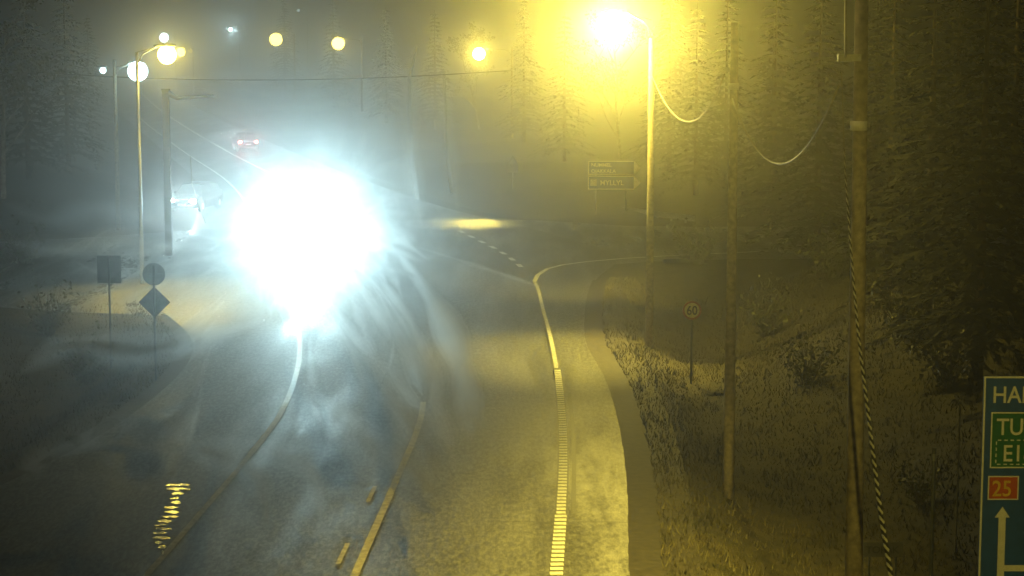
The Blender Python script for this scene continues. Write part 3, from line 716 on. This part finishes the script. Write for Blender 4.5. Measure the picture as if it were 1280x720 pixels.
def birch(seed, h=12, leafn=2):
    r = random.Random(seed); tr = MB(); lf = MB()
    def br(p, d, L, rad, dep):
        pts = [p]; dd = d.copy()
        for i in range(4):
            dd = (dd+Vector((r.uniform(-.16, .16), r.uniform(-.16, .16), .06 if dep < 2 else -.04))).normalized(); pts.append(pts[-1]+dd*L/4)
        tr.tube(pts, [rad*(1-.17*i) for i in range(5)], 6 if dep < 2 else 4, False)
        if dep < 4:
            for i in range(3 if dep else 9):
                t = r.uniform(.3, 1) if dep else .28+.72*i/9
                k = min(int(t*4), 3); b = pts[k].lerp(pts[k+1], t*4-k); a = r.uniform(0, 6.28)
                nd = (dd*.9+Vector((math.cos(a), math.sin(a), .15))*.9).normalized()
                br(b, nd, L*r.uniform(.38, .55)*(1 if dep else (1.15-t*.6)), rad*.42, dep+1)
        if dep >= 2:
            for _ in range(leafn*(3 if dep == 4 else 2)):
                p0 = pts[r.randint(1, 4)]+Vector([r.uniform(-.25, .25) for _ in range(3)]); a = Vector([r.uniform(-1, 1) for _ in range(3)]).normalized()*.11
                b = Vector([r.uniform(-1, 1) for _ in range(3)]).normalized()*.07; q = len(lf.v)
                lf.v += [tuple(p0-a), tuple(p0+b), tuple(p0+a), tuple(p0-b)]; lf.f.append((q, q+1, q+2, q+3))
    br(Vector((0, 0, -.2)), Vector((0, 0, 1)), h*.8, h*.013, 0)
    return tr, lf
def proto_spruce(seed, h):
    t = thing("spruce_tree", "x", "tree")
    MB().tube([(0, 0, -.4), (0, 0, h*.5), (0, 0, h*.98)], [h*.014, h*.008, .02], 8).build("trunk", M['bark'], t, True)
    spruce(seed, h).build("crown", M['needle'], t); return t
def proto_birch(seed, h):
    t = thing("birch_tree", "x", "tree"); a, b = birch(seed, h)
    a.build("trunk", M['birchbark'], t, True); b.build("crown", M['leaf'], t); return t
sp = [proto_spruce(1, 14), proto_spruce(2, 11)]; bi = [proto_birch(3, 12), proto_birch(4, 10)]
used = set()
def plant(proto, x, y, s, label, group):
    o = proto if id(proto) not in used else copy_tree(proto); used.add(id(proto))
    o.location = (x, y, gz(x, y)-.1); o.rotation_euler = (0, 0, rng.uniform(0, 6)); o.scale = (s, s, s*rng.uniform(.92, 1.1)); tag(o, label, None, group)
tr = [  # proto, px, Y, scale, label
 (sp[1], 868, 112, 1.0, "dark spruce rising behind the 60 sign beyond the side road"),
 (sp[1], 962, 104, .95, "dark spruce between the middle pole and the nearest pole"),
 (sp[0], 1020, 86, .95, "dark spruce just left of the nearest thick pole"),
 (sp[0], 1110, 70, .8, "dark spruce just right of the nearest thick pole"),
 (sp[1], 1160, 58, 1.0, "dark spruce above the small plate and the thin marker post"),
 (sp[0], 1225, 50, .8, "dark spruce directly behind the blue board's left edge"),
 (sp[1], 1262, 62, 1.1, "tall spruce behind the blue board, furthest toward the frame's edge"),
 (sp[1], 905, 118, 1.1, "dark spruce beyond the side road, behind the middle pole"),
 (sp[0], 835, 130, .9, "dark spruce beyond the side road, right of the blazing lamp's pole"),
 (bi[0], 775, 138, .95, "half bare birch beyond the arrow shaped direction boards"),
 (sp[1], 705, 150, 1.0, "dark spruce left of the arrow boards in amber mist"),
 (sp[0], 655, 175, .9, "dark spruce behind the small triangular sign"),
 (bi[1], 600, 200, 1.1, "misty birch under the nearest small amber light"),
 (sp[1], 545, 205, 1.1, "misty spruce behind the shorter pale streak post"),
 (sp[0], 485, 215, .9, "misty spruce left of the taller pale streak post"),
 (sp[1], 420, 260, 1.2, "far spruce under the middle small amber light"),
 (sp[0], 360, 320, 1.1, "far spruce under the leftmost small amber light"),
 (sp[0], 90, 128, .9, "dark spruce left of the brown pole with the white light"),
 (sp[1], 40, 118, 1.1, "dark spruce second from the photo's left edge"),
 (bi[0], 8, 105, 1.0, "half bare birch at the photo's left edge"),
 (sp[0], 118, 190, .8, "far dark spruce behind the small white light"),
 (sp[1], 965, 100, 1.15, "dark spruce beside the side road between middle and nearest pole"),
 (sp[0], 1090, 95, 1.05, "large spruce high on the slope behind the nearest pole"),
 (sp[1], 1190, 90, 1.2, "large spruce high on the slope left of the blue board"),
]
for pr, px, Y, s, lab in tr: plant(pr, pxx(px, Y), Y, s, lab, "trees around the junction")
# bushes on the slope
def bush(seed):
    r = random.Random(seed); tw = MB(); lf = MB()
    for _ in range(26):
        a = r.uniform(0, 6.28); L = r.uniform(.6, 1.6); p = Vector((r.uniform(-.15, .15), r.uniform(-.15, .15), -.05)); d = Vector((math.cos(a)*.5, math.sin(a)*.5, 1)).normalized(); pts = [p]
        for i in range(4):
            d = (d+Vector((r.uniform(-.2, .2), r.uniform(-.2, .2), -.05))).normalized(); pts.append(pts[-1]+d*L/4)
        tw.tube(pts, [.012, .010, .008, .006, .003], 4, False)
        for _ in range(16):
            p0 = pts[r.randint(1, 4)]+Vector([r.uniform(-.2, .2) for _ in range(3)]); a_ = Vector([r.uniform(-1, 1) for _ in range(3)]).normalized()*.06
            b = Vector([r.uniform(-1, 1) for _ in range(3)]).normalized()*.04; q = len(lf.v)
            lf.v += [tuple(p0-a_), tuple(p0+b), tuple(p0+a_), tuple(p0-b)]; lf.f.append((q, q+1, q+2, q+3))
    return tw, lf
bt = thing("bush", "x", "bush"); a, b = bush(9); a.build("stems", M['twig'], bt); b.build("leaves", M['leaf'], bt)
bl = [(1010, 480, 1.2, "low bush on the slope right of the middle pole"), (1130, 420, 1.5, "bush on the slope just right of the slanting guy wire"),
      (960, 420, 1.3, "bush on the slope right above the ditch, beside the middle pole"), (1185, 480, 1.3, "bush directly left of the blue board's top corner"),
      (870, 330, 1.5, "bush at the side road's edge above the 60 sign"), (1040, 350, 1.6, "upper bush on the slope left of the nearest pole"),
      (1150, 630, .8, "small bush beside the thin dark marker post"), (60, 420, 1.4, "dark bush on the left verge near the photo's edge"), (110, 480, 1.1, "dark bush below the rectangular sign back"), (30, 330, 1.6, "large dark bush on the far left verge")]
for i, (px, py, s, lab) in enumerate(bl):
    o = bt if i == 0 else copy_tree(bt); g = on_ground(px, py); o.location = g; o.scale = (s, s, s); o.rotation_euler = (0, 0, i*1.3); tag(o, lab, None, "bushes on the verges")

# grass on the verges: stuff
nr = np.random.default_rng(4)
def grass(n, yr, side, wmax, name):
    V = []; F = []
    ys_ = yr[0]+(yr[1]-yr[0])*nr.random(n)**1.3; k = 0
    for y in ys_:
        u = float(nr.random())**1.2*wmax
        x = AR(y)+.50+u if side > 0 else AL(y)-.50-u
        if (side > 0 and 80 < y < 108) or (side < 0 and 72 < y < 104): continue
        z = max(H(x, y), .0 if u < .7 else -9); cl = math.sin(x*2.1+y*.7)*math.sin(y*1.9-x*.6)
        h = (.05+.13*float(nr.random())**2)*(1+.5*cl); a = float(nr.random())*6.28; w = .012+.012*float(nr.random())
        lx, ly = (float(nr.random())-.5)*h*1.3, (float(nr.random())-.5)*h*1.3
        V += [(x-math.cos(a)*w, y-math.sin(a)*w, z-.02), (x+math.cos(a)*w, y+math.sin(a)*w, z-.02), (x+lx, y+ly, z+h)]; F.append((k, k+1, k+2)); k += 3
    mb = MB(); mb.v = V; mb.f = F; o = mb.build(name, M['grassm']); tag(o, "dry brown grass covering the road verge", "grass", None, 'stuff')
    return o
grass(90000, (24, 80), 1, 22, "grass")
grass(40000, (30, 72), -1, 18, "grass")


# ------------------------------------------------------------------ made-up mist wisps imitating lens smears and glare rays
def smear_mat(name, d, g=.8):
    m = bpy.data.materials.new(name); m.use_nodes = True; n = m.node_tree
    n.nodes.remove(n.nodes["Principled BSDF"]); pv = n.nodes.new("ShaderNodeVolumePrincipled"); n.links.new(pv.outputs[0], n.nodes["Material Output"].inputs["Volume"])
    pv.inputs["Color"].default_value = (1, 1, 1, 1); pv.inputs["Anisotropy"].default_value = g; pv.inputs["Density"].default_value = d; return m
WM = smear_mat("smear_wisp", .070)
def wisps(name, label, lines):
  for kk, (rs, lb) in enumerate(((2.1, label), (1.5, label), (1.0, label), (.55, label))):
    mb = MB()
    for pts, Y0_, Y1_, w in lines:
        P3 = [P(px, py, min(Y0_+(Y1_-Y0_)*i/(len(pts)-1), .86*G(px, max(py, 80)).y)) for i, (px, py) in enumerate(pts)]
        # smooth
        out = []
        for i in range(len(P3)-1):
            a, b, c_, d = P3[max(i-1, 0)], P3[i], P3[i+1], P3[min(i+2, len(P3)-1)]
            for j in range(6):
                u = j/6; out.append(.5*((2*b)+(-a+c_)*u+(2*a-5*b+4*c_-d)*u*u+(-a+3*b-3*c_+d)*u**3))
        out.append(P3[-1]); N_ = len(out)
        mb.tube(out, [max(w*rs*math.sin(math.pi*(i+.3)/(N_-.4))**.8*(1+.25*math.sin(i*.9+w*90)), .01) for i in range(N_)], 10)
    o = mb.build(name, WM, smooth=True); tag(o, lb, "mist", None, 'stuff')
rw = random.Random(21); STREAM = []
for k in range(12):      # thin arcs sweeping over the left half
    y_ = rw.uniform(240, 640); x1_ = 300-abs(y_-300)*.15; dy = rw.uniform(-50, 50)
    STREAM.append(([(rw.uniform(-20, 120), y_), (140, y_+dy*.6), (220, y_+dy*.4-8), (x1_, y_-(y_-300)*.45)], 60 if y_ > 330 else 82, 70 if y_ > 330 else 88, rw.uniform(.05, .12)))
for k in range(46):      # ragged tufts shaped as the spiky edge of the glare
    a = rw.uniform(0, 6.283); r0_ = rw.uniform(55, 80); r1_ = rw.uniform(100, 165); b = rw.uniform(-.35, .35)
    STREAM.append(([(390+math.cos(a+b*t)*(r0_+(r1_-r0_)*t), 268+math.sin(a+b*t)*(r0_+(r1_-r0_)*t)*.95) for t in (0, .33, .66, 1)], 88, 86, rw.uniform(.05, .12)))
for k in range(5):      # long thin streaks shaped as rays of the glare
    a = rw.uniform(.25, 1.9); r0_ = rw.uniform(90, 150); r1_ = rw.uniform(220, 350); b = rw.uniform(-.1, .35)
    STREAM.append(([(390+math.cos(a+b*t*t)*(r0_+(r1_-r0_)*t), 268+math.sin(a+b*t*t)*(r0_+(r1_-r0_)*t)*.95) for t in (0, .25, .5, .75, 1)], 80, 46, rw.uniform(.04, .09)))
for k in range(12):      # fine arcs above
    o = rw.uniform(0, 60); STREAM.append(([(230+o, 105+o*.8), (330, 128+o*.6), (430, 120+o*.6), (505, 85+o*.9)], 90, 86, rw.uniform(.03, .08)))
wisps("smear_mist", "made-up mist wisps imitating lens smears around the headlight glare", [
  ([(400, 360), (440, 420), (480, 470), (530, 515), (560, 575)], 80, 50, .16),
  ([(440, 350), (490, 410), (530, 470), (552, 540), (575, 600)], 80, 46, .18),
  ([(410, 390), (450, 450), (500, 510), (540, 560), (545, 620)], 76, 46, .15),
  ([(500, 320), (550, 390), (580, 470), (590, 560)], 80, 50, .22),
  ([(470, 340), (510, 400), (530, 450), (535, 500)], 80, 50, .12),
  ([(380, 480), (430, 520), (470, 560), (520, 590), (560, 640)], 60, 40, .16),
  ([(50, 578), (150, 556), (240, 560), (305, 585), (330, 620), (334, 665)], 50, 38, .15),
  ([(250, 545), (330, 560), (390, 590), (400, 650)], 50, 40, .14),
  ([(330, 545), (420, 552), (500, 540), (600, 590)], 50, 44, .14),
  ([(0, 250), (60, 275), (120, 262), (180, 275), (250, 300)], 80, 84, .28),
  ([(0, 300), (70, 310), (150, 300), (240, 315)], 70, 80, .25),
  ([(240, 108), (330, 135), (420, 130), (490, 100), (520, 62)], 92, 86, .20),
  ([(220, 125), (330, 150), (430, 146), (500, 112)], 90, 86, .18),
  ([(280, 100), (350, 120), (430, 112), (505, 80)], 90, 86, .14),
  ([(340, 170), (420, 160), (470, 130), (550, 100)], 90, 86, .16),
  ([(512, 90), (511, 150), (516, 220), (530, 300)], 88, 80, .24),
  ([(556, 88), (560, 150), (566, 210), (572, 262)], 90, 84, .18),
  ([(20, 470), (90, 430), (180, 440), (260, 420), (330, 400)], 54, 60, .26),
  ([(30, 600), (60, 560), (160, 520), (250, 500)], 40, 46, .2),
  ([(395, 160), (400, 185), (398, 215)], 88, 88, .3), ([(300, 190), (330, 215), (350, 235)], 88, 88, .3),
  ([(470, 190), (440, 220), (420, 240)], 88, 88, .3), ([(520, 300), (480, 290), (450, 280)], 84, 86, .3),
] + STREAM)
